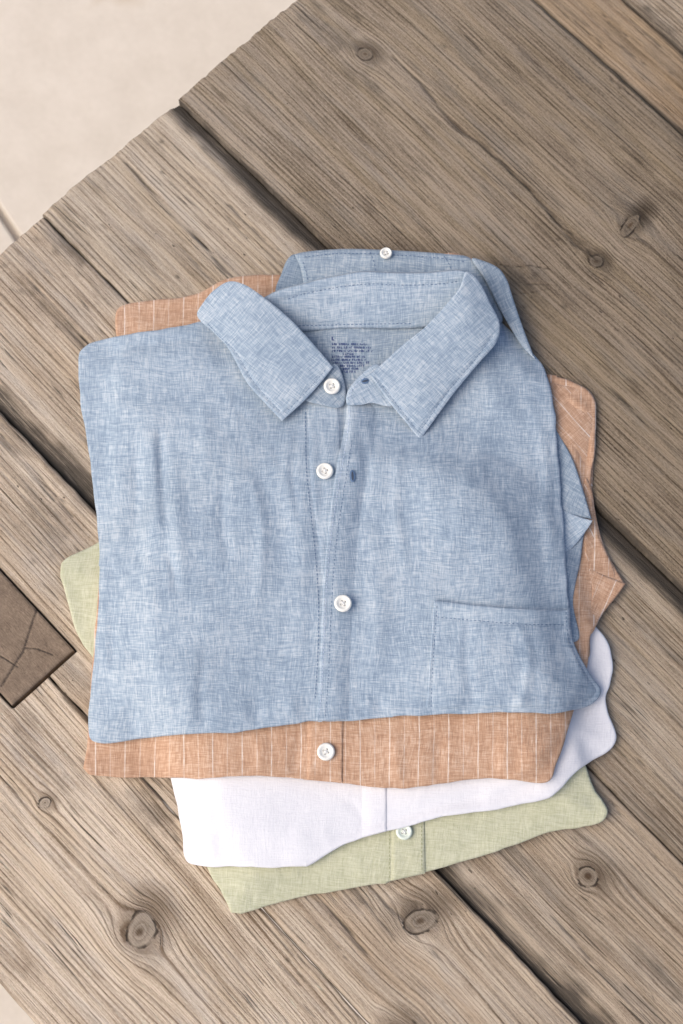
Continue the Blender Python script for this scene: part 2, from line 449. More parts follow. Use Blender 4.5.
# ---- orange shirt ------------------------------------------------------------
wr = vnoise(32, 22)*.55*mm + vnoise(9, 14)*.15*mm
for x in (150, 215, 262, 300, 395, 440, 505): crease(wr, [(x, 735),(x+random.uniform(-6,6), 785)], 5, random.choice((.7,-.6))*mm)
crease(wr, [(553,384),(572,420),(588,470),(592,505)], 5, -1.3*mm)
crease(wr, [(560,395),(590,410)], 5, 1.2*mm)
crease(wr, [(565,420),(580,470),(584,540)], 5, 1.0*mm)
crease(wr, [(122,325),(170,312),(225,295),(260,285)], 5, -.9*mm)
crease(wr, [(560,775),(570,740),(578,705)], 5, .8*mm)
crumple(wr, (95,720,560,770), 16, .00022, 8)
crumple(wr, (120,290,280,330), 5, .0003, 9, 1.2)
orange_out = [(118,338),(117,312),(122,306),(150,301),(195,294),(222,281),(245,276),(290,275),(400,280),(446,253),(468,256),(478,262),(500,330),(540,376),(560,378),(586,388),(595,399),(596,412),(594,450),(591,500),(599,540),(612,565),(616,590),(601,614),(590,637),(589,655),(583,690),(572,714),(560,750),(551,778),(545,783),(510,780),(480,779),(440,783),(400,787),(341,783),(290,778),(250,776),(205,778),(165,778),(120,777),(88,774),(83,769),(86,750),(90,705),(91,670),(96,610),(100,570),(106,520),(112,430)]
LO = body_layer(LW.H, orange_out, 6*mm, 4, 9.5*mm, 50, wr, sharp=(0,23,41,42,53))
# ---- blue shirt --------------------------------------------------------------
wr = vnoise(40, 46)*.6*mm + vnoise(15, 24)*.38*mm + vnoise(6, 9)*.15*mm
crease(wr, [(159,432),(161,465),(163,495),(167,525)], 3.2, -1.9*mm); crease(wr, [(136,440),(139,480),(138,520),(141,560)], 4, -1.3*mm)
crease(wr, [(150,430),(154,490),(152,530)], 6, 1.2*mm)
crease(wr, [(176,450),(175,500),(178,560),(174,590)], 6, 1.2*mm)
crease(wr, [(132,455),(136,510),(131,560)], 6, -1.0*mm)
crease(wr, [(169,552),(174,572),(175,592)], 3.2, -1.4*mm)
crease(wr, [(120,470),(118,520),(120,570)], 7, 1.0*mm)
crease(wr, [(120,620),(200,600),(300,580)], 9, .9*mm)
crease(wr, [(100,660),(180,648),(290,650)], 9, -.8*mm)
crease(wr, [(230,430),(270,500),(290,580)], 9, -.9*mm)
crease(wr, [(290,440),(297,510),(305,600)], 7, .7*mm)
crease(wr, [(95,380),(150,362),(215,350)], 10, 1.0*mm)
crease(wr, [(110,352),(150,344),(196,338)], 4, -1.0*mm)
crease(wr, [(530,400),(544,450),(549,520),(556,600)], 5, .8*mm)
crease(wr, [(500,400),(470,470),(450,560)], 8, .5*mm)
crease(wr, [(400,470),(420,520),(410,590)], 10, -.3*mm)
crease(wr, [(365,520),(380,600),(370,690)], 8, .7*mm)
crease(wr, [(440,450),(500,470),(545,500)], 9, -.2*mm)
for x in (130, 190, 255, 290, 380, 430, 470, 520): crease(wr, [(x, 695),(x+random.uniform(-5,5), 735)], 6, random.choice((.8,-.8))*mm)
for yy in range(418, 700, 19):                # puckers along the front seam
    crease(wr, [(296+(yy-418)*.05,yy),(308+(yy-418)*.05,yy+random.uniform(-3,3)),(320+(yy-418)*.04,yy+random.uniform(-4,4))], 2.2, random.choice((-.22,.22,.3))*mm)
for pl, sg, am in (([(230,440),(222,500),(228,560)],4,-.8),([(250,470),(262,530),(258,600)],4,.7),([(110,600),(113,650),(108,700)],4,-.8),([(150,640),(158,690),(150,725)],4,.7),([(205,650),(200,700),(206,728)],3.5,-.7),
                   ([(300,430),(292,470),(300,520)],3,-.8),([(360,430),(366,470),(358,520)],3.5,-.7),([(400,450),(396,510),(404,560)],4,.6),([(470,620),(466,660),(474,705)],4,-.6),([(520,625),(528,665),(520,705)],4,.7),
                   ([(100,400),(140,412),(190,408)],5,.6),([(440,460),(480,452),(530,470)],5,-.6),([(110,420),(108,460),(114,500)],4,-.8),([(200,400),(206,440),(202,480)],5,.7),
                   ([(344,398),(345,425),(342,452)],2.6,-1.9),([(318,430),(322,500),(316,560)],3,-.5)):
    crease(wr, pl, sg, am*mm)
blue_out = [(78,366),(79,352),(90,343),(130,334),(180,326),(215,318),(300,300),(400,296),(480,300),(505,325),(529,349),(546,377),(556,428),(561,490),(565,541),(568,606),(573,640),(591,676),(601,690),(596,700),(567,711),(506,712),(466,713),(391,717),(341,721),(312,722),(280,725),(225,732),(175,735),(130,741),(102,744),(91,739),(89,716),(92,682),(97,621),(100,566),(98,526),(93,481),(87,436),(79,391)]
crumple(wr, (95,360,300,700), 30, .00030, 10)
crumple(wr, (370,430,560,590), 18, .00026, 11)
crumple(wr, (100,690,590,725), 16, .00030, 12)
crumple(wr, (330,620,590,700), 10, .00024, 13)
NECK = smooth_loop([(285,322),(350,318),(425,320),(400,350),(372,380),(347,402),(330,375),(305,345)], 3)
LB = body_layer(LO.H, blue_out, 6.5*mm, 4, 11*mm, 60, wr, sharp=(0,2,23,34,35))
neck_in = inside(RP, NECK); nd = dist_to(RP, NECK); sgn = np.where(neck_in, nd, -nd).reshape(RSH)
LB.wr = LB.wr - 4.0*mm*sst((sgn+3)/7)
LB.H = np.where(LB.mask, layer_z(LB, RP, LB.d.ravel()).reshape(RSH), LO.H)

# ------------------------------------------------------------------ build shirts
shirt_g = thing('shirt', 'pale sage green linen shirt folded at the bottom of the stack on the wood table', 'shirt', base_of(LG, 0))
shirt_w = thing('shirt', 'plain white linen shirt folded between the green and the striped orange shirts', 'shirt', base_of(LW, .012))
shirt_o = thing('shirt', 'terracotta orange shirt with thin white pinstripes folded beneath the blue shirt', 'shirt', base_of(LO, .024))
shirt_b = thing('shirt', 'light blue chambray linen shirt with open collar and chest pocket on top of the stack', 'shirt', base_of(LB, .036))

def over(L, lift): return lambda P: samp(L.S if L is not LB else SB, P) + lift
SB = layer_z(LB, RP, LB.d.ravel()).reshape(RSH)
LG.S = layer_z(LG, RP, LG.d.ravel()).reshape(RSH)

def edge_panel_z(L, lift):
    def f(P):
        d = np.where(inside(P, L.loop), dist_to(P, L.loop), 0); return layer_z(L, P, d) + lift
    return f

# green
build_body(LG, 'body', GREEN, shirt_g, ang=.10)
zg = edge_panel_z(LG, .0011)
panel('placket', [(387,826),(424,820),(425,873.6),(387,882)], sunk(zg, [[(387,820),(387,890)]]), GREEN, shirt_g, sharp=(0,1,2,3), ang=.10, rnd=.0004)
stitches('stitching', [[(389.5,830),(389.5,880)],[(421.5,826),(422,873)]], zg, THREAD_G, shirt_g)
button(404, 832, edge_panel_z(LG, .0012), shirt_g, SHELL_G, THREAD_W, R=.0052)
# white
build_body(LW, 'body', WHITE, shirt_w, ang=.03)
zw = edge_panel_z(LW, .0010)
panel('placket', [(347,775),(386,775),(386,831.5),(347,842)], sunk(zw, [[(346,770),(346,850)]], .0022, 30), WHITE, shirt_w, sharp=(0,1,2,3), rnd=.0004)
# orange
build_body(LO, 'body', ORANGE, shirt_o)
zo = edge_panel_z(LO, .0011)
panel('placket', [(304,700),(343,700),(342,783),(303,779.5)], sunk(zo, [[(304,695),(303,785)]]), ORANGE, shirt_o, sharp=(0,1,2,3), rnd=.0004)
button(326, 752, edge_panel_z(LO, .0012), shirt_o, SHELL, THREAD_W)
zos = lambda f: (lambda P: samp(LW.S, P)*0 + samp(LO.B, P) + .0022 + f(P)*mm*.9)
panel('sleeve', [(546,383),(562,384.5),(586,388.5),(594,398),(595.5,412),(594,450),(592,492),(586,530),(575,560),(556,560),(550,470)], zos(rbf([(550,386,5),(592,395,3),(594,450,2),(590,500,2.2),(556,480,5),(575,430,8),(565,400,6.5),(575,470,4.6),(580,500,6.5),(560,540,5)])), ORANGE, shirt_o, ang=-.72, rnd=.0015, rr=3, thick=.004)
panel('sleeve', [(586,478),(592,490),(595,510),(602,540),(612,562),(625,584),(606,577),(590,569.5),(584,540)], zos(rbf([(587,480,5),(595,510,2.2),(625,584,4),(590,570,6),(584,530,6.5),(605,560,3.6)])), ORANGE, shirt_o, sharp=(5,), ang=-.45, rnd=.0008, rr=2, thick=.0025, spacing=2)
panel('sleeve', [(560,545),(582,535),(591,569),(592,600),(590,640),(589,657),(582,660),(572,650),(560,620)], zos(rbf([(575,545,5),(590,570,5.2),(592,600,3.0),(589,655,1.5),(570,620,5),(580,600,6)])), ORANGE, shirt_o, ang=.15, rnd=.001, rr=3, thick=.0025, spacing=2)
panel('cuff', [(588,568.5),(606,576),(625.5,583.5),(620,592),(602,615),(591,634),(588,620),(592,592)], zos(rbf([(589,569,6.6),(625,584,5.2),(602,615,4.6),(591,634,4),(592,592,7.5),(606,590,7)])), ORANGE, shirt_o, sharp=(2,), ang=.42, rnd=.0008, rr=2, thick=.0028, spacing=2)
panel('cuff', [(545,374),(557,375.5),(560,384),(548,386)], zos(rbf([(545,374,3),(557,376,3),(560,384,4),(548,386,4)])), ORANGE, shirt_o, sharp=(0,1,2,3), rnd=.0008, rr=2, thick=.0025, spacing=2)

# blue
body = build_body(LB, 'body', BLUE, shirt_b, spacing=2.6)
# back cuff and rolled sleeve behind the collar
fb = rbf([(290,262,8),(340,250,8),(387,250,9),(440,254,8),(500,272,3),(520,320,-4),(530,350,-7),(285,292,6),(387,268,11),(470,275,7),(400,310,1),(500,310,-5),(300,275,9),(387,285,8)])
ZN = float(samp(SB, np.array([[350, 420]]))[0])
fst = rbf([(270,312,12),(258,302,15),(280,290,17),(303,284,18),(340,275.5,18.8),(390,273,19),(440,272.5,19),(470,274,19),(480,290,16),(425,326,4.5),(350,327.5,4),(292,329,4.5),(350,302,12),(410,300,12.5)])
zst0 = lambda P: ZN - .004 + fst(P)*mm
zst = ridge(ridge(zst0, [[(280,301),(300,295),(340,287),(370,284),(400,285),(440,284),(464,281)]], 0.0, .0007), [[(298,325),(350,323.5),(412,322.5)]], 0.0, .0006)
zc = lambda P: np.minimum(ZN - .0085 + fb(P)*mm*.8, zst0(P) - .0035)
panel('cuff_inside', [(276,293),(282,272),(287,260),(293,254.5),(300,256),(306,284),(300,298)], lambda P: zc(P)-.0032, BLUE_DK, shirt_b, ang=.3, rnd=.002, rr=4, thick=.004)  # inside of the open cuff end, shade given by the darkest blue
cuff = panel('cuff', [(294.5,254.5),(301,252.5),(340,249),(386,250),(446,254),(470,258),(486,280),(497,303),(503,320),(488,335),(440,330),(305,308),(303.5,284),(300,267)], zc, BLUE_SHADE, shirt_b, sharp=(0,), ang=.05, rnd=.0025, rr=5, thick=.0045)
panel('sleeve', [(472,258.5),(484,261),(499,268.5),(507,280),(512,295),(521,322),(535,359),(524,349),(511,329),(497,304),(485,280)], lambda P: zc(P)+.0034, BLUE_SHADE, shirt_b, ang=1.1, rnd=.0012, rr=3.5, thick=.005, sharp=(6,))
stitches('stitching', [[(303,262),(307,275),(309,290)],[(304,257),(340,253.5),(386,254.5),(444,258.5),(466,262)],[(370,252),(374,262),(376,274)],[(444,256),(449,264),(453,274)]], zc, THREAD_B, cuff)
button(386, 254.5, lambda P: zc(P)+.0005, cuff, SHELL, THREAD_W, R=.0042)
# sleeve folded out on the right
zsl = lambda f: (lambda P: samp(LO.B, P) + .0092 + f(P)*mm)
panel('sleeve', [(550,415),(557,431),(573,460),(591.5,519),(580,517),(566,512),(552,500)], zsl(rbf([(552,420,1.2),(592,519,1.0),(566,512,2.6),(552,490,1.6),(573,460,1.6)])), BLUE_SHADE, shirt_b, sharp=(3,), ang=.5, rnd=.0008, rr=2, thick=.004, spacing=2)  # face turned from the sun, its shade painted with the darker blue
panel('sleeve', [(560,508),(567,511.5),(580,517),(592.5,520.5),(588,528),(566,552),(556,548)], zsl(rbf([(560,508,1.6),(592,520,5.5),(566,552,1.8),(556,540,1.2),(575,530,3.4)])), BLUE, shirt_b, sharp=(3,), ang=.9, rnd=.0006, rr=2, thick=.004, spacing=2)
panel('sleeve', [(556,545),(566,551.5),(588,527.5),(584,535),(580.5,560),(573,602),(578,640),(560,640),(552,570)], zsl(rbf([(560,550,2.0),(588,528,.8),(580,560,.9),(573,602,.8),(560,620,1.8),(570,560,2.8)])), BLUE_SHADE, shirt_b, sharp=(2,), ang=.25, rnd=.0006, rr=2, thick=.004, spacing=2)

# front plackets
zb = edge_panel_z(LB, 0.0)
zb1 = lambda P: zb(P) + .0007
zb2 = lambda P: zb(P) + .0029 + .0012*np.exp(-((P[:,1]-430)/45)**2)
panel('placket', [(303,398),(338,404),(340,430),(341,480),(338,560),(334,640),(331,700),(322,722),(318,722),(320,640),(319,590),(316,550),(309,500),(305,440)], sunk(lambda P: zb1(P)-.0002, [[(303,390),(305,440),(309,500),(316,550),(319,590),(320,640),(318,730)]], .0016, 5), BLUE, shirt_b, sharp=(0,1,7,8), rnd=.0005)
rp = panel('placket', [(348,401),(368,402),(384,406),(382,470),(374,540),(369,620),(366,700),(364,719.3),(316,721.5),(319,690),(321,640),(323,590),(326.5,545),(331,505),(337,465),(344,430)], sunk(zb2, [[(382,396),(388,404),(384,470),(376,540),(370,620),(366,730)]], .0054, 38), BLUE, shirt_b, sharp=(0,7,8), rnd=.0007, rr=1.8, thick=.0034, spacing=2.0)
stitches('stitching', [[(305.5,412),(306.5,470),(310.5,510),(315,550),(318,590),(318.5,640),(315,700)]], lambda P: zb(P)+.0004, THREAD_B, shirt_b)
stitches('stitching', [[(350,410),(346.5,440),(340,478),(334,515),(329.5,550),(326,595),(324,640),(321.5,690),(319,718)],], zb2, THREAD_L, rp)
stitches('stitching', [[(352,440),(346,478),(340,515),(335.5,550),(332,595),(330,640),(327.5,690),(325,718)]], zb2, THREAD_B, rp, w=.45)
def buttonhole(px, py, zf, parent, ang=1.5, ln=8.5):
    V = []; F = []; d = np.array([math.cos(ang), math.sin(ang)]); e = np.array([-d[1], d[0]])
    Q = []
    for k in range(24):
        a = 2*math.pi*k/24; Q.append(np.array([px,py]) + d*ln*math.cos(a)*.72 + e*3.0*math.sin(a))
    for k in range(24):
        a = 2*math.pi*k/24; Q.append(np.array([px,py]) + d*ln*math.cos(a)*.55 + e*1.15*math.sin(a))
    Q = np.array(Q); z = zf(Q) + np.concatenate([np.full(24,.0002), np.full(24,.0007)])
    V = unp(Q[:,0], Q[:,1], z); F = [((k+1) % 24, k, 24+k, 24+(k+1) % 24) for k in range(24)]
    F.append(tuple(range(47, 23, -1)))
    return link_mesh('buttonhole', V, F, [THREAD_B, SLIT], parent, mat_idx=[0]*24+[1])
buttonhole(352.5, 476, zb2, rp)
button(325, 472, lambda P: zb1(P)+.0004, shirt_b, SHELL, THREAD_W)
button(343, 604, lambda P: zb2(P)+.0002, shirt_b, SHELL, THREAD_W)

# pocket
zp = ridge(lambda P: zb(P) + .0016 + .0026*np.exp(-((P[:,1]-604-(P[:,0]-435)*.06)/8)**2), [[(437,606),(434.5,640),(431.5,690),(431,708)],[(437,617),(470,620),(520,624),(566,625)]], 0.0, .0006)
zpk = sunk(zp, [[(574,640),(591,675),(600,690),(592,702),(560,710),(500,712),(440,713),(427,712)]], .003, 8)
pk = panel('pocket', [(434,601),(436,600.5),(470,604.5),(520,608.5),(567,609.5),(570,608),(573,640),(590,675),(598,690),(590,700),(560,708),(500,710),(440,711),(427,711),(428,690),(431,640)], zpk, BLUE, shirt_b, sharp=(0,5), rnd=.0006, rr=1.8, thick=.002, spacing=2.0)
stitches('stitching', [[(437,606),(434.5,640),(431.5,690),(431,708)],[(437,617),(470,620),(520,624),(566,625)],[(566,612),(569,640),(585,675)]], zp, THREAD_B, pk, w=.6)

# collar: stand across the back of the neck, leaves folded over it
collar = panel('collar', [(254,304),(262,299),(280,290),(303,284),(319,279.5),(342,275),(361,271.8),(400,273),(430,272.5),(462,270.5),(474,276),(482,292),(450,318),(425,327),(350,328),(288,330),(268,318)], zst, BLUE, shirt_b, rnd=.0012, rr=3, ang=-.05, spacing=1.8)
stitches('stitching', [[(288,299),(300,295),(340,287),(370,284),(400,285),(440,284),(460,281)],[(298,326),(350,324.5),(412,323.5)]], zst, THREAD_B, collar)
# the fall behind the stand
top = smooth_loop([(254,304),(262,299),(280,290),(303,284),(319,279.5),(342,275),(361,271.8),(400,273),(430,272.5),(462,270.5),(474,276)], 4, False)
Zt = zst(top)-.0015; A3 = unp(top[:,0], top[:,1], Zt); V = [tuple(p) for p in A3]; n0 = len(V)
for dy, dz in ((.0022,-.004),(.0042,-.012),(.0060,-.022)): V += [(p[0], p[1]+dy, p[2]+dz) for p in A3]
F = [(r*n0+i, r*n0+i+1, (r+1)*n0+i+1, (r+1)*n0+i) for r in range(3) for i in range(n0-1)]
link_mesh('collar_fall', V, F, BLUE, collar, np.concatenate([uv_of(top+np.array([0,20*k])) for k in range(4)]))
# inside yoke with the printed care text
zy = lambda P: ZN - .0028 + 0*P[:,0] + .0006*np.sin(P[:,0]*.06)
panel('yoke', [(283,324),(350,322),(428,322),(405,350),(378,378),(352,404),(340,404),(322,372),(300,345)], zy, BLUE_SHADE, shirt_b, sharp=(0,2), rnd=.0002)
# front ends of the collar stand
zl = lambda P: ZN + .0012 + .0022*sst((395-P[:,1])/40) - .0006*sst((P[:,0]-330)/14)
panel('collar_stand', [(336,364),(346,392),(345,402),(340,407.5),(322,405),(303,398),(315,378)], zl, BLUE_SHADE, shirt_b, sharp=(), rnd=.0008, ang=.8, spacing=2.5)
zr_ = lambda P: ZN + .0034 + .0020*sst((395-P[:,1])/40)
rs = panel('collar_stand', [(347,404),(347,393),(353,383),(364,372),(378,364),(398,392),(392,406),(372,403),(360,405)], zr_, BLUE, shirt_b, rnd=.0010, rr=3, ang=-.6, spacing=2.5)
stitches('stitching', [[(350,400),(351,392),(356,385),(366,376)]], zr_, THREAD_L, rs)
buttonhole(365, 381, zr_, rs, ang=.75+math.pi/2+.6, ln=5.5)
button(332, 387, zl, shirt_b, SHELL, THREAD_W)

def leaf(outline, ctrl, sharp, ang, lines, name='collar_leaf'):
    f = rbf([(x, y, z if z < 6 else 6+(z-6)*.66) for x, y, z in ctrl]); zf0 = lambda P: ZN + f(P)*mm
    zf = ridge(zf0, lines, 0.0)
    o = panel(name, outline, zf, BLUE, collar, sharp=sharp, rnd=.0006, rr=2.0, thick=.0013, ang=ang, spacing=1.7)
    stitches('stitching', lines, zf, THREAD_B, o, w=.45, lift=.0004)
    return o
leaf([(197,315),(203,303),(213,291),(229,281.5),(243,284),(262,296),(292,321),(333,367),(322,381),(306,399),(282,421),(265,403),(248,384),(228,348),(214,333)],
     [(197,315,7),(206,301,13),(216,291,18),(229,282,22),(246,286,25),(275,306,22),(300,330,16),(333,367,7.5),(306,399,4.6),(282,421,2.6),(265,403,3.5),(248,384,4.0),(228,348,5.0),(212,330,6),(240,330,14),(262,355,10),(290,375,8.2),(232,305,19)],
     (7,10), .72, [[(208,324),(221,338),(234,350),(253,381),(269,400),(282,413)],[(285,413),(304,394),(327,368)]])
leaf([(466,271.5),(474,275),(481,284),(490,302),(500,324),(497,341),(478,364),(454,393),(420,440),(404,420),(390,403),(378,386),(370,374.5),(384,362),(404,344),(424,328),(446,305),(460,287)],
     [(467,272,28.5),(480,284,23),(490,302,16),(500,324,8.5),(497,341,6.5),(454,393,5),(420,440,3),(404,420,4.4),(390,403,5.6),(370,374.5,8.5),(384,362,10),(424,328,17),(448,303,24),(460,287,28),(470,310,21),(450,345,13.5),(420,390,9),(440,370,9.5)],
     (8,12), -.80, [[(493,336),(474,361),(450,389),(420,431)],[(417,430),(395,402),(376,377)]])

# printed size letter and rows of care text inside the neck (too small to read, as in the photo)
def print_marks():
    V = []; F = []
    def bar(x0, y0, x1, y1):
        Q = np.array([[x0,y0],[x1,y0],[x1,y1],[x0,y1]]); z = zy(Q) + .0004
        i = len(V); V.extend(tuple(p) for p in unp(Q[:,0], Q[:,1], z)); F.append((i+3, i+2, i+1, i))
    bar(331.6,336.6,332.7,340.4); bar(331.6,339.5,334.2,340.4)
    rows = [(343,332,367),(346.4,332,371),(349.7,332,373),(352.8,343,354),(355.6,332,364),(358.6,331,366),(361.6,333,368),(364.6,335,366),(367.6,336,360),(370.6,337,356)]
    for y, a, b in rows:
        x = a
        while x < b:
            wl = random.randint(2, 6)
            for _ in range(wl):
                if x > b: break
                k = random.random(); h = 2.1
                bar(x, y, x+.55, y+h) if k < .75 else bar(x, y+h*.4, x+.5, y+h)
                if k < .4: bar(x+.5, y, x+1.2, y+.6)
                if .2 < k < .7: bar(x+.5, y+h-.6, x+1.2, y+h)
                if k > .6: bar(x+.5, y+.85, x+1.2, y+1.35)
                if .1 < k < .35: bar(x+1.0, y+.5, x+1.4, y+h)
                x += 1.85
            x += 1.3
    return link_mesh('care_print', V, F, INK, shirt_b, smooth=False)
print_marks()

# ------------------------------------------------------------------ table of weathered boards
AX = np.array([0.6890, -0.7248]); BX = np.array([0.7248, 0.6890])
O3 = unp(178, 100, 0)[:2]                    # where the long gap meets the end of the table
def ab(px, py): q = unp(px, py, 0)[:2] - O3; return float(q @ AX), float(q @ BX)
table = thing('table', 'weathered grey brown wooden plank table under the stack of folded shirts', 'table', (float(O3[0]), float(O3[1]), 0.0))
table.rotation_euler = (0, 0, math.atan2(AX[1], AX[0]))
def lnoise(x, y, sx, sy, seed):
    """smooth value noise on scattered points"""
    r = np.random.default_rng(seed); T = r.standard_normal((64,64)); u = x/sx + 31.3; v = y/sy + 17.7
    i = np.floor(u).astype(int); j = np.floor(v).astype(int); a = sst(u-i); b = sst(v-j)
    g = lambda p, q: T[p % 64, q % 64]
    return (g(i,j)*(1-a)+g(i+1,j)*a)*(1-b) + (g(i,j+1)*(1-a)+g(i+1,j+1)*a)*b

def wood(name, early, late, freq, ridge, seed, fine=1.0, bump=1.0, warm=(.42,.29,.17)):
    n = NT(name)
    sep = n.new('ShaderNodeSeparateXYZ'); n.put(sep.inputs[0], n.new('ShaderNodeTexCoord').outputs['Object'])
    u = sep.outputs[0]; w = sep.outputs[1]; psi = n.attr('grain'); kn = n.attr('knot'); st = n.attr('stain'); cr = n.attr('crack'); halo = n.attr('halo'); lfall = n.attr('light_fall')
    M = n.math
    def nz(su, sv, lines, off, det=3, ro=.6): return n.noise(n.comb(M('MULTIPLY', u, su), M('MULTIPLY', psi if lines else w, sv), seed+off), 1, det, ro)
    ph = nz(1.6, 38, True, 0, 2, .5)
    t = M('ADD', M('MULTIPLY', psi, freq), M('MULTIPLY', ph, 4.6))
    saw = M('FRACT', t); ring = M('FLOOR', t)
    wn = n.new('ShaderNodeTexWhiteNoise', noise_dimensions='1D'); n.put(wn.inputs['W'], ring); rr = wn.outputs[0]
    lt = M('MULTIPLY', n.step(saw, .25, .80), n.step(saw, .86, 1.0, 1, 0))                 # growth ring: slow rise, sharp fall
    thin = M('MULTIPLY', n.step(saw, .60, .82), n.step(saw, .86, .99, 1, 0))
    brk = n.step(n.noise(n.comb(M('MULTIPLY', u, 24), M('MULTIPLY', ring, 3.71), seed+3.3), 1, 4, .68), .36, .64)
    lt = M('MULTIPLY', lt, M('MULTIPLY_ADD', rr, .75, .25)); thin = M('MULTIPLY', M('MULTIPLY', thin, brk), M('MULTIPLY_ADD', rr, .6, .4))
    fib = nz(55, 1500, False, 1, 3, .65); fib2 = nz(26, 620, True, 5, 3, .6); grit = n.noise(n.comb(M('MULTIPLY', u, 520), M('MULTIPLY', w, 900), seed), 1, 3, .7)
    irr = nz(6, 150, True, 9, 4, .62); low = nz(8, 22, False, 2, 5, .62)
    g = M('ADD', M('MULTIPLY', lt, .36*ridge), M('MULTIPLY', thin, .62*ridge))
    g = M('ADD', g, M('MULTIPLY', M('SUBTRACT', irr, .5), 1.35))
    g = M('ADD', g, M('MULTIPLY', M('SUBTRACT', fib, .5), .75*fine)); g = M('ADD', g, M('MULTIPLY', M('SUBTRACT', fib2, .5), 1.0*fine))
    g = M('ADD', g, M('MULTIPLY', M('SUBTRACT', grit, .5), 1.0*fine)); g = M('ADD', g, M('MULTIPLY', M('SUBTRACT', low, .5), 1.35))
    g = M('ADD', g, .20, clamp=True)
    col = n.mix(g, c4(early), c4(late))
    hue = n.step(nz(5, 70, True, 21, 4, .6), .40, .70)
    col = n.mix(M('MULTIPLY', hue, .48), col, n.mix(g, c4(warm), c4(tuple(x*.42 for x in warm))))
    silver = n.step(nz(12, 60, False, 7, 5, .68), .48, .66)
    avg = sum(early)/3
    col = n.mix(M('MULTIPLY', silver, .26), col, c4((avg*.86, avg*.81, avg*.76)))
    bl = n.step(nz(15, 48, False, 11, 4, .6), .58, .74)
    col = n.mix(M('MULTIPLY', bl, .50), col, c4(tuple(x*.75 for x in late)))
    # small checks and pits
    chk = n.step(nz(22, 560, True, 13, 2, .5), .635, .70)
    chk = M('MULTIPLY', chk, n.step(nz(7, 24, False, 14, 3, .6), .46, .60))
    col = n.mix(M('MULTIPLY', chk, .72), col, (.060,.045,.034,1))
    pit = M('MULTIPLY', n.step(nz(190, 420, False, 17, 1, .5), .74, .78), n.step(nz(9, 13, False, 18, 2, .5), .5, .62))
    col = n.mix(M('MULTIPLY', pit, .8), col, (.055,.04,.03,1))
    sc = n.step(nz(70, 380, False, 15, 3, .65), .62, .74)
    col = n.mix(M('MULTIPLY', sc, .42), col, c4(tuple(min(.66, x*1.22) for x in early)))
    # knots: pale heart, thin broken dark rim, brown resin round it
    hv = M('MULTIPLY', halo, M('MULTIPLY_ADD', M('ADD', fib2, low), .9, -.25), clamp=True)
    col = n.mix(hv, col, c4(tuple(x*.55 for x in late)))
    kr = M('FRACT', M('ADD', M('MULTIPLY', kn, 2.6), M('MULTIPLY', irr, .9)))
    kcol = n.mix(M('ADD', M('MULTIPLY', n.step(kr, .35, .95), .35), M('MULTIPLY', M('SUBTRACT', grit, .4), .9), clamp=True), c4(tuple(x*.66 for x in early)), c4(tuple(x*.55 for x in late)))
    kcol = n.mix(n.step(M('ADD', kn, M('MULTIPLY', M('SUBTRACT', irr, .5), 1.3)), .62, .95), kcol, (.10,.064,.038,1))
    col = n.mix(M('MULTIPLY', n.step(kn, .02, .12), .85), col, kcol)
    rim = M('MULTIPLY', n.step(kn, .005, .05), n.step(kn, .09, .20, 1, 0))
    rim = M('MULTIPLY', rim, n.step(n.noise(n.comb(M('MULTIPLY', u, 130), M('MULTIPLY', w, 130), seed+31), 1, 2), .38, .56))
    col = n.mix(M('MULTIPLY', rim, .9), col, (.050,.036,.026,1))
    col = n.mix(lfall, n.mix(1.0, col, (.70,.675,.635,1), 'MULTIPLY'), col)  # boards darkened towards the right: light falloff painted into the wood colour
    stn = M('MULTIPLY', st, M('MULTIPLY_ADD', M('ADD', M('ADD', fib2, fib), M('ADD', irr, low)), 1.1, -1.25), clamp=True)
    col = n.mix(M('MULTIPLY', stn, .93), col, (.050,.042,.034,1))
    col = n.mix(M('MULTIPLY', cr, M('MULTIPLY_ADD', fib2, 1.2, .35), clamp=True), col, (.035,.026,.02,1))
    n.put(n.bsdf.inputs['Base Color'], col)
    n.bsdf.inputs['Roughness'].default_value = .9; n.bsdf.inputs['Specular IOR Level'].default_value = .2
    h = M('ADD', M('MULTIPLY', lt, .45*ridge), M('MULTIPLY', fib, .8)); h = M('ADD', h, M('MULTIPLY', grit, .6))
    h = M('ADD', h, M('MULTIPLY', fib2, .8)); h = M('ADD', h, M('MULTIPLY', irr, .6)); h = M('SUBTRACT', h, M('MULTIPLY', thin, .3*ridge))
    h = M('SUBTRACT', h, M('MULTIPLY', M('MAXIMUM', M('MAXIMUM', chk, pit), cr), 1.5)); h = M('SUBTRACT', h, M('MULTIPLY', rim, .9))
    n.bump(h, .85*bump, .0011)
    return n.m

W_LIGHT = wood('wood_light_ridged', (.650,.540,.420), (.225,.155,.100), 300, .95, 1.0, warm=(.50,.37,.24))
W_MID   = wood('wood_mid_ridged', (.585,.488,.382), (.200,.142,.094), 290, .95, 21.0, warm=(.46,.33,.21))
W_MID2  = wood('wood_grey_seamed', (.555,.463,.362), (.190,.136,.092), 270, .9, 33.0, warm=(.42,.30,.19))
W_GREYW = wood('wood_grey_ridged', (.530,.447,.352), (.185,.136,.095), 265, .9, 41.0, warm=(.40,.30,.19))
W_BROWN = wood('wood_brown_smooth', (.370,.302,.230), (.115,.085,.058), 300, .95, 61.0, fine=1.7, bump=1.0, warm=(.33,.25,.15))
W_WARM  = wood('wood_warm', (.46,.355,.25), (.19,.125,.075), 230, .6, 81.0, warm=(.42,.29,.16))

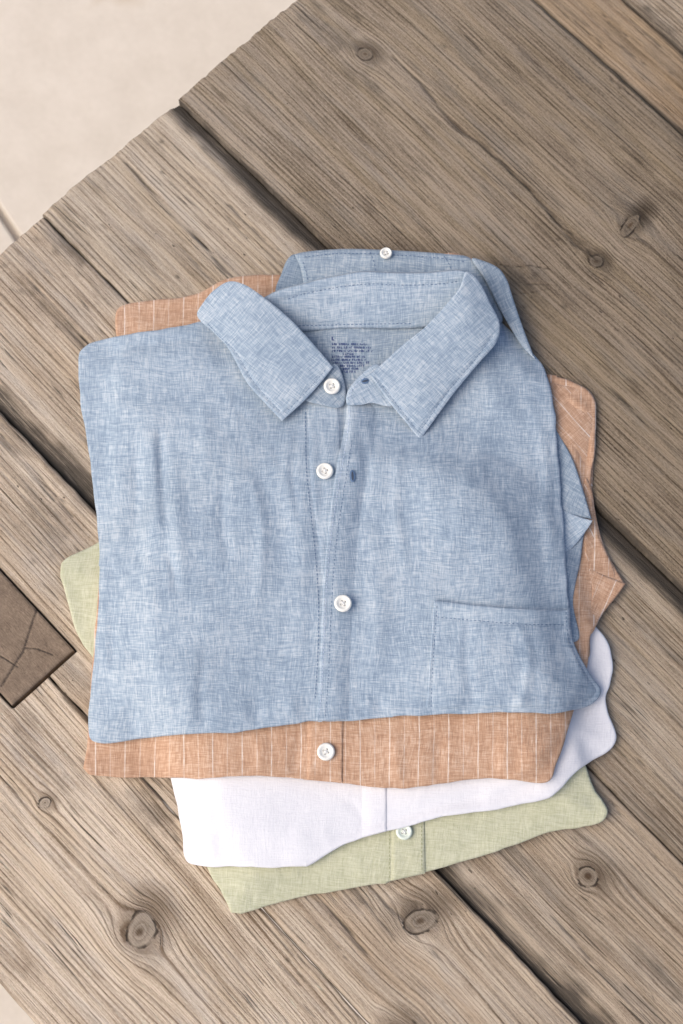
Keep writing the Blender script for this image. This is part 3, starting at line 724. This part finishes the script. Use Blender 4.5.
# across-table positions of the seams, measured on the photograph
bS  = ab(17, 1004)[1]                        # outer long side
b3  = ab(142, 777)[1]; b2 = ab(438, 872)[1]; b2s = ab(300, 480)[1]
bm_ = ab(90, 263)[1];  b1 = 0.0
bt  = ab(600, 60)[1];  bt2 = ab(655, 28)[1]
AEND = 0.95
# knots: px, py, half length, half width (m), gradient reach
KN = [(140,932,.0090,.0125,.5),(420,921,.0120,.0075,1.1),(588,876,.0072,.0066,0),(365,55,.0064,.0050,.3),(630,226,.0045,.0120,.15),(596,262,.0050,.0042,.6),(45,803,.0034,.0038,0),(398,1040,.01,.008,0)]
KN = [(ab(x,y), l, w, r) for x, y, l, w, r in KN]
CRK = [([(391,55),(420,85),(451,120),(480,143),(506,166),(530,192),(556,220),(592,254)], .0015, 1.0),
       ([(113,146),(128,166),(150,190),(180,222),(228,272),(260,300)], .0014, 1.0),
       ([(556,222),(575,243),(600,262)], .0022, .7),
       ([(575,252),(640,330),(683,372)], .0009, .4),
       ([(60,690),(100,735),(150,795)], .0012, .6),
       ([(341,0),(420,70),(470,112)], .0008, .35),
       ([(15,230),(60,285),(118,345)], .0008, .5),
       ([(610,800),(650,850),(683,885)], .0010, .5),
       ([(215,880),(245,925),(300,985)], .0009, .45)]
CRK += [([(497,264),(512,268),(530,266),(548,269)], .0010, .7),([(500,296),(530,293),(552,288)], .0007, .5),([(520,283),(540,285),(553,284)], .0008, .5)]
CRK = [(np.array([ab(*p) for p in pl]), w, s) for pl, w, s in CRK]
BLOT = [((640,560),.03,.012,.4),((60,240),.035,.012,.55),((20,440),.03,.010,.6),((150,810),.030,.010,.65),((660,30),.02,.010,.7),((520,280),.025,.006,.7),((345,12),.02,.006,.5),((372,88),.022,.006,.55),((340,40),.020,.014,.35),((352,75),.016,.012,.3),((452,242),.012,.006,.4),((185,800),.022,.010,.5),((655,50),.014,.008,.35),((600,262),.014,.008,.5),((425,918),.016,.012,.4),((140,925),.020,.012,.3),((75,235),.03,.010,.3),((30,720),.02,.015,.25),((300,20),.01,.006,.35)]
BLOT = [(ab(*p), a, b, s) for p, a, b, s in BLOT]
PC = ab(75, 650)                             # near corner of the post end let into the top
PS = .115; PW = PC[1]-ab(12, 707)[1]
TH = .042
V = []; F = []; MI = []; AT = {k: [] for k in ('grain','knot','stain','crack','halo','light_fall')}
mats = [W_LIGHT, W_MID, W_GREYW, W_BROWN, W_WARM, W_MID2]
#      b_lo, b_hi, material, (stain lo width, strength), (stain hi ...), z offset, end offset
boards = [(bS, b3, 0, (.002,.4), (.0012,.7), .0, .003),
          (b3, b2, 1, (.0010,.5), (.0022,1.0), .0006, .001),
          (b2, bm_, 5, (.016,1.25), (.0010,.8), -.0005, .002),
          (bm_, b1, 2, (.0010,.6), (.014,1.25), .0003, .0),
          (b1, bt, 3, (.0022,1.0), (.0028,.8), .0010, -.001),
          (bt, bt2, 4, (.003,.9), (.003,.8), .0, .001),
          (bt2, bt2+.16, 2, (.003,.8), (.004,.5), .0006, .001)]
GS = .0014
for bi, (lo, hi, mi, sl, sh, zo_, eo) in enumerate(boards):
    nb = int((hi-lo)/GS); na = int((AEND)/GS)
    gapw = .0004
    bb = np.linspace(lo+gapw, hi-gapw, nb+1); aa = np.linspace(0, AEND, na+1)
    A, B = np.meshgrid(aa, bb, indexing='ij'); A0 = A.copy(); B0 = B.copy()
    fade = np.clip(1-A0/.02, 0, 1)
    A = A + fade*(eo + .0004*lnoise(B0, B0*0, .0035, 1, 100+bi) + .0006*lnoise(B0, B0*0, .02, 1, 130+bi))
    e = np.minimum(B0-lo, hi-B0)
    B = B + np.clip(1-e/.01, 0, 1)*(.0003*lnoise(A0, A0*0, .03, 1, 200+bi) + .0002*lnoise(A0, A0*0, .008, 1, 260+bi))
    # grain lines, parting round the knots
    psi = B0 + .0030*lnoise(A0, B0, .30, .06, 300+bi) + .0003*lnoise(A0, B0, .06, .03, 330+bi)
    knot = np.zeros_like(A); halo = np.zeros_like(A); jx = .0006*lnoise(A0, B0, .02, .02, 820)+.0003*lnoise(A0, B0, .006, .006, 821)
    for (ka, kb), kl, kw, ph_ in KN:
        if not (lo-.01 < kb < hi+.01): continue
        x = (A0-ka); y = (B0-kb); kg = math.sqrt(kl*kw)*1.15
        flow = 1/np.maximum(1, ((x/(kg*1.2))**2 + (y/(kg*.95))**2)); y00 = y; x00 = x
        x, y = x*math.cos(ph_)+y*math.sin(ph_), -x*math.sin(ph_)+y*math.cos(ph_)
        rho2 = (x/kl)**2 + (y/kw)**2
        psi = psi - y00*flow*.95 + .0009*np.clip(1-((x00/(kg*4))**2 + (y00/(kg*3))**2), 0, 1)*lnoise(A0, B0, .012, .008, 410)
        rho = np.sqrt(rho2)*(1+.13*lnoise(A0, B0, .010, .009, 400) + .03*lnoise(A0, B0, .003, .003, 401))
        knot = np.maximum(knot, np.clip(1-rho, 0, 1))
        halo = np.maximum(halo, 1.5*np.clip(1-(np.sqrt(((x-kl*.3)/(kl*2.6))**2 + ((y-kw*.7)/(kw*2.1))**2)), 0, 1)**.8)
    stain = np.zeros_like(A)
    jag = 1 + .30*lnoise(A0, B0, .06, .05, 500+bi) + .14*lnoise(A0, B0, .012, .05, 520+bi)
    stain = np.maximum(stain, sl[1]*(1-sst((B0-lo)/(sl[0]*np.maximum(.4, jag))-.25)))
    stain = np.maximum(stain, sh[1]*(1-sst((hi-B0)/(sh[0]*np.maximum(.4, jag))-.25)))
    rb = random.Random(950+bi); more = [((rb.uniform(0,.85), rb.uniform(lo,hi)), rb.uniform(.015,.06), rb.uniform(.003,.010), rb.uniform(.15,.6)) for _ in range(24)]
    for (ca, cb), la, lb, s_ in BLOT+more:
        r2 = ((A0-ca)/la)**2 + ((B0-cb)/lb)**2; stain = np.maximum(stain, s_*np.clip(1-np.sqrt(r2)*(1+.3*lnoise(A0, B0, .006, .004, 540)), 0, 1))
    crack = np.zeros_like(A); P2 = np.stack([A0.ravel(), (B0+jx).ravel()], -1)
    rc = random.Random(900+bi); extra = []
    for _ in range(26):                       # drying checks that run with the grain
        a0 = rc.uniform(0, .8); b0 = rc.uniform(lo+.004, hi-.004); ln_ = rc.uniform(.02, .13); sl_ = rc.uniform(-.02, .02)
        extra.append((np.array([(a0+ln_*t, b0+sl_*ln_*t+.0008*math.sin(t*7+b0*900)) for t in (0,.2,.4,.6,.8,1)]), rc.uniform(.0007,.0012), rc.choice((.25,.35,.5,.75))))
    for pl, w_, s_ in CRK+extra:
        lo2 = pl.min(0)-.01; hi2 = pl.max(0)+.01
        m = (P2[:,0] > lo2[0]) & (P2[:,0] < hi2[0]) & (P2[:,1] > lo2[1]) & (P2[:,1] < hi2[1])
        if m.any():
            dd = dist_to(P2[m], pl, False); al = P2[m][:,0]; wv_ = w_*(.75+.35*lnoise(al, al*0, .012, 1, 800))*np.clip(np.minimum(al-pl[:,0].min(), pl[:,0].max()-al)/.03, .25, 1); c = s_*np.clip(.75+.35*lnoise(al, al*0, .02, 1, 810), .2, 1)*np.exp(-(dd/np.maximum(wv_, .0003))**2); fl = crack.ravel(); fl[m] = np.maximum(fl[m], c); crack = fl.reshape(A.shape)
    # surface height: worn arrises, deeper hollow where the stained edges are
    light_fall = np.clip(.62 - (O3[0] + AX[0]*A0 + BX[0]*B0)/.42 + .10*lnoise(A0, B0, .12, .05, 700+bi), 0, 1)  # painted side light: full on the left, fading to the right
    Z = zo_ - .0007*(1-sst(e/.0025)) + .0004*lnoise(A0, B0, .1, .03, 600+bi) - .0012*crack - .0010*np.clip(1-A0/.006, 0, 1)
    for (w_, s_), dd in ((sl, B0-lo), (sh, hi-B0)):
        if w_ > .01: Z = Z - .0045*(1-sst(dd/w_))
    # housing round the post end
    pd = np.maximum(np.maximum(A0-PC[0], PC[0]-PS-A0), np.maximum(PC[1]-PW-B0, B0-PC[1])); grv = 0*np.clip(1-np.abs(pd)/.0026, 0, 1)
    Z = np.where(pd < .0004, -.02, Z); stain = np.maximum(stain, .6*np.clip(1-pd/.0025, 0, 1)*(pd > -.01))
    base = len(V); V += np.stack([A, B, Z], -1).reshape(-1,3).tolist()
    for k, arr in (('grain', psi), ('knot', knot), ('stain', stain), ('crack', crack), ('halo', halo), ('light_fall', light_fall)): AT[k] += arr.ravel().tolist()
    nn = nb+1; idx = np.arange((na+1)*nn).reshape(na+1, nn) + base
    q = np.stack([idx[:-1,:-1], idx[1:,:-1], idx[1:,1:], idx[:-1,1:]], -1).reshape(-1,4); F += q.tolist(); MI += [mi]*len(q)
    # sides and ends
    ring = list(idx[:,0]) + list(idx[-1,1:]) + list(idx[-2::-1,-1]) + list(idx[0,-2:0:-1])
    b2_ = len(V)
    for i in ring:
        v = V[i]; V.append([v[0], v[1], -TH])
        for k in AT: AT[k].append(AT[k][i] if k != 'stain' else .6)
    for i in range(len(ring)):
        j = (i+1) % len(ring); F.append([ring[j], ring[i], b2_+i, b2_+j]); MI.append(mi)
me = bpy.data.meshes.new('tabletop'); me.from_pydata(V, [], F)
for m in mats: me.materials.append(m)
me.polygons.foreach_set('material_index', MI); me.polygons.foreach_set('use_smooth', [True]*len(me.polygons))
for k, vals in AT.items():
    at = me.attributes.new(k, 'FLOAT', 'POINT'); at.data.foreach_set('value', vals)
me.update(); top_o = bpy.data.objects.new('tabletop', me); COL.objects.link(top_o); top_o.parent = table

# the post: end grain with rings and drying cracks, let into the top
def endgrain():
    n = NT('wood_end_grain'); obj = n.new('ShaderNodeTexCoord').outputs['Object']
    wv = n.new('ShaderNodeTexWave', wave_type='RINGS', rings_direction='Z'); n.put(wv.inputs[0], n.vscale(obj, (1,1,1), (.02,.015,0)))
    wv.inputs['Scale'].default_value = 95; wv.inputs['Distortion'].default_value = 3; wv.inputs['Detail'].default_value = 3; wv.inputs['Detail Scale'].default_value = .6
    nz = n.noise(obj, 45, 5, .65); nz2 = n.noise(obj, 700, 3, .6)
    g = n.math('ADD', n.math('MULTIPLY', n.noise(n.vscale(obj, (70,330,1)), 1, 6, .72, 3.5), 1.0), n.math('MULTIPLY', nz, .6)); g = n.math('ADD', g, n.math('MULTIPLY', n.math('SUBTRACT', nz2, .75), .4), clamp=True)
    col = n.mix(g, (.44,.33,.235,1), (.085,.058,.038,1)); col = n.mix(n.math('MULTIPLY', n.attr('crack'), n.step(nz2, .3, .6, .45, .95)), col, (.035,.026,.02,1))
    n.put(n.bsdf.inputs['Base Color'], col); n.bsdf.inputs['Roughness'].default_value = .9
    n.bump(n.math('SUBTRACT', n.math('MULTIPLY', g, .8), n.attr('crack')), .5, .001); return n.m
EG = endgrain()
g0 = .0006; k_ = 130
aa = np.linspace(PC[0]-PS+g0, PC[0]-g0, k_+1); bb = np.linspace(PC[1]-PW+g0, PC[1]-g0, k_+1); A, B = np.meshgrid(aa, bb, indexing='ij')
P2 = np.stack([A.ravel(), B.ravel()], -1); cr = np.zeros(len(P2))
for pl, w_ in (([(38,608),(30,632),(24,651),(12,670),(2,686)], .0006), ([(24,648),(38,649),(53,655)], .0004), ([(18,667),(4,658),(-8,652)], .0004)):
    cr = np.maximum(cr, np.exp(-(dist_to(P2, np.array([ab(*p) for p in pl]), False)/w_)**2))
cr = cr.reshape(A.shape)
ed = np.minimum(np.minimum(A-aa[0], aa[-1]-A), np.minimum(B-bb[0], bb[-1]-B))
Z = .0006 - .0008*(1-sst(ed/.0015)) - .0006*cr + .0004*lnoise(A, B, .02, .02, 900)
V = np.stack([A, B, Z], -1).reshape(-1,3).tolist(); idx = np.arange((k_+1)**2).reshape(k_+1, k_+1)
F = np.stack([idx[:-1,:-1], idx[1:,:-1], idx[1:,1:], idx[:-1,1:]], -1).reshape(-1,4).tolist()
ring = list(idx[:,0]) + list(idx[-1,1:]) + list(idx[-2::-1,-1]) + list(idx[0,-2:0:-1]); b0 = len(V); crl = cr.ravel().tolist()
FLOOR_Z = -.72
for i in ring: V.append([V[i][0], V[i][1], FLOOR_Z]); crl.append(0)
for i in range(len(ring)): j = (i+1) % len(ring); F.append([ring[j], ring[i], b0+i, b0+j])
me = bpy.data.meshes.new('leg'); me.from_pydata(V, [], F); me.materials.append(EG)
at = me.attributes.new('crack', 'FLOAT', 'POINT'); at.data.foreach_set('value', crl)
me.polygons.foreach_set('use_smooth', [i < k_*k_ for i in range(len(me.polygons))]); me.update()
lo_ = bpy.data.objects.new('leg', me); COL.objects.link(lo_); lo_.parent = table
lo_['label'] = 'square post with cracked dark end grain let into the table top'

# ------------------------------------------------------------------ floor
def concrete():
    n = NT('pale_concrete'); obj = n.new('ShaderNodeTexCoord').outputs['Object']
    a = n.noise(obj, 3, 5, .6); b = n.noise(obj, 26, 4, .6); c = n.noise(obj, 220, 3, .6)
    g = n.math('ADD', n.math('MULTIPLY', a, .45), n.math('MULTIPLY', b, .45)); g = n.math('ADD', g, n.math('MULTIPLY', c, .3), clamp=True)
    col = n.mix(g, (.42,.36,.285,1), (.72,.65,.56,1))
    st = n.step(n.noise(obj, 7.5, 3, .5), .62, .74); col = n.mix(n.math('MULTIPLY', st, .55), col, (.42,.31,.18,1))
    n.put(n.bsdf.inputs['Base Color'], col); n.bsdf.inputs['Roughness'].default_value = .85
    n.bump(n.math('ADD', b, n.math('MULTIPLY', c, .4)), .3, .003); return n.m
CON = concrete()
# slabs with a sawn joint that runs in from the left edge of the view
j0 = unp(-2, 208, FLOOR_Z)[:2]; j1 = unp(14, 232, FLOOR_Z)[:2]
jd = (j1-j0)/np.linalg.norm(j1-j0); jn = np.array([-jd[1], jd[0]]); V = []; F = []
prof = [(-9,0),(-.006,0),(-.004,-.004),(-.003,-.012),(.003,-.012),(.004,-.004),(.006,0),(9,0)]
for s_ in (-9, 9):
    for o_, z_ in prof: p = j0 + jd*s_ + jn*o_; V.append((p[0], p[1], FLOOR_Z+z_))
n_ = len(prof)
for i in range(n_-1): F.append((i+1, i, n_+i, n_+i+1))
fl = link_mesh('floor', V, F, CON, None, smooth=False); fl['kind'] = 'structure'
if fl.data.polygons[0].normal.z < 0: fl.data.flip_normals()
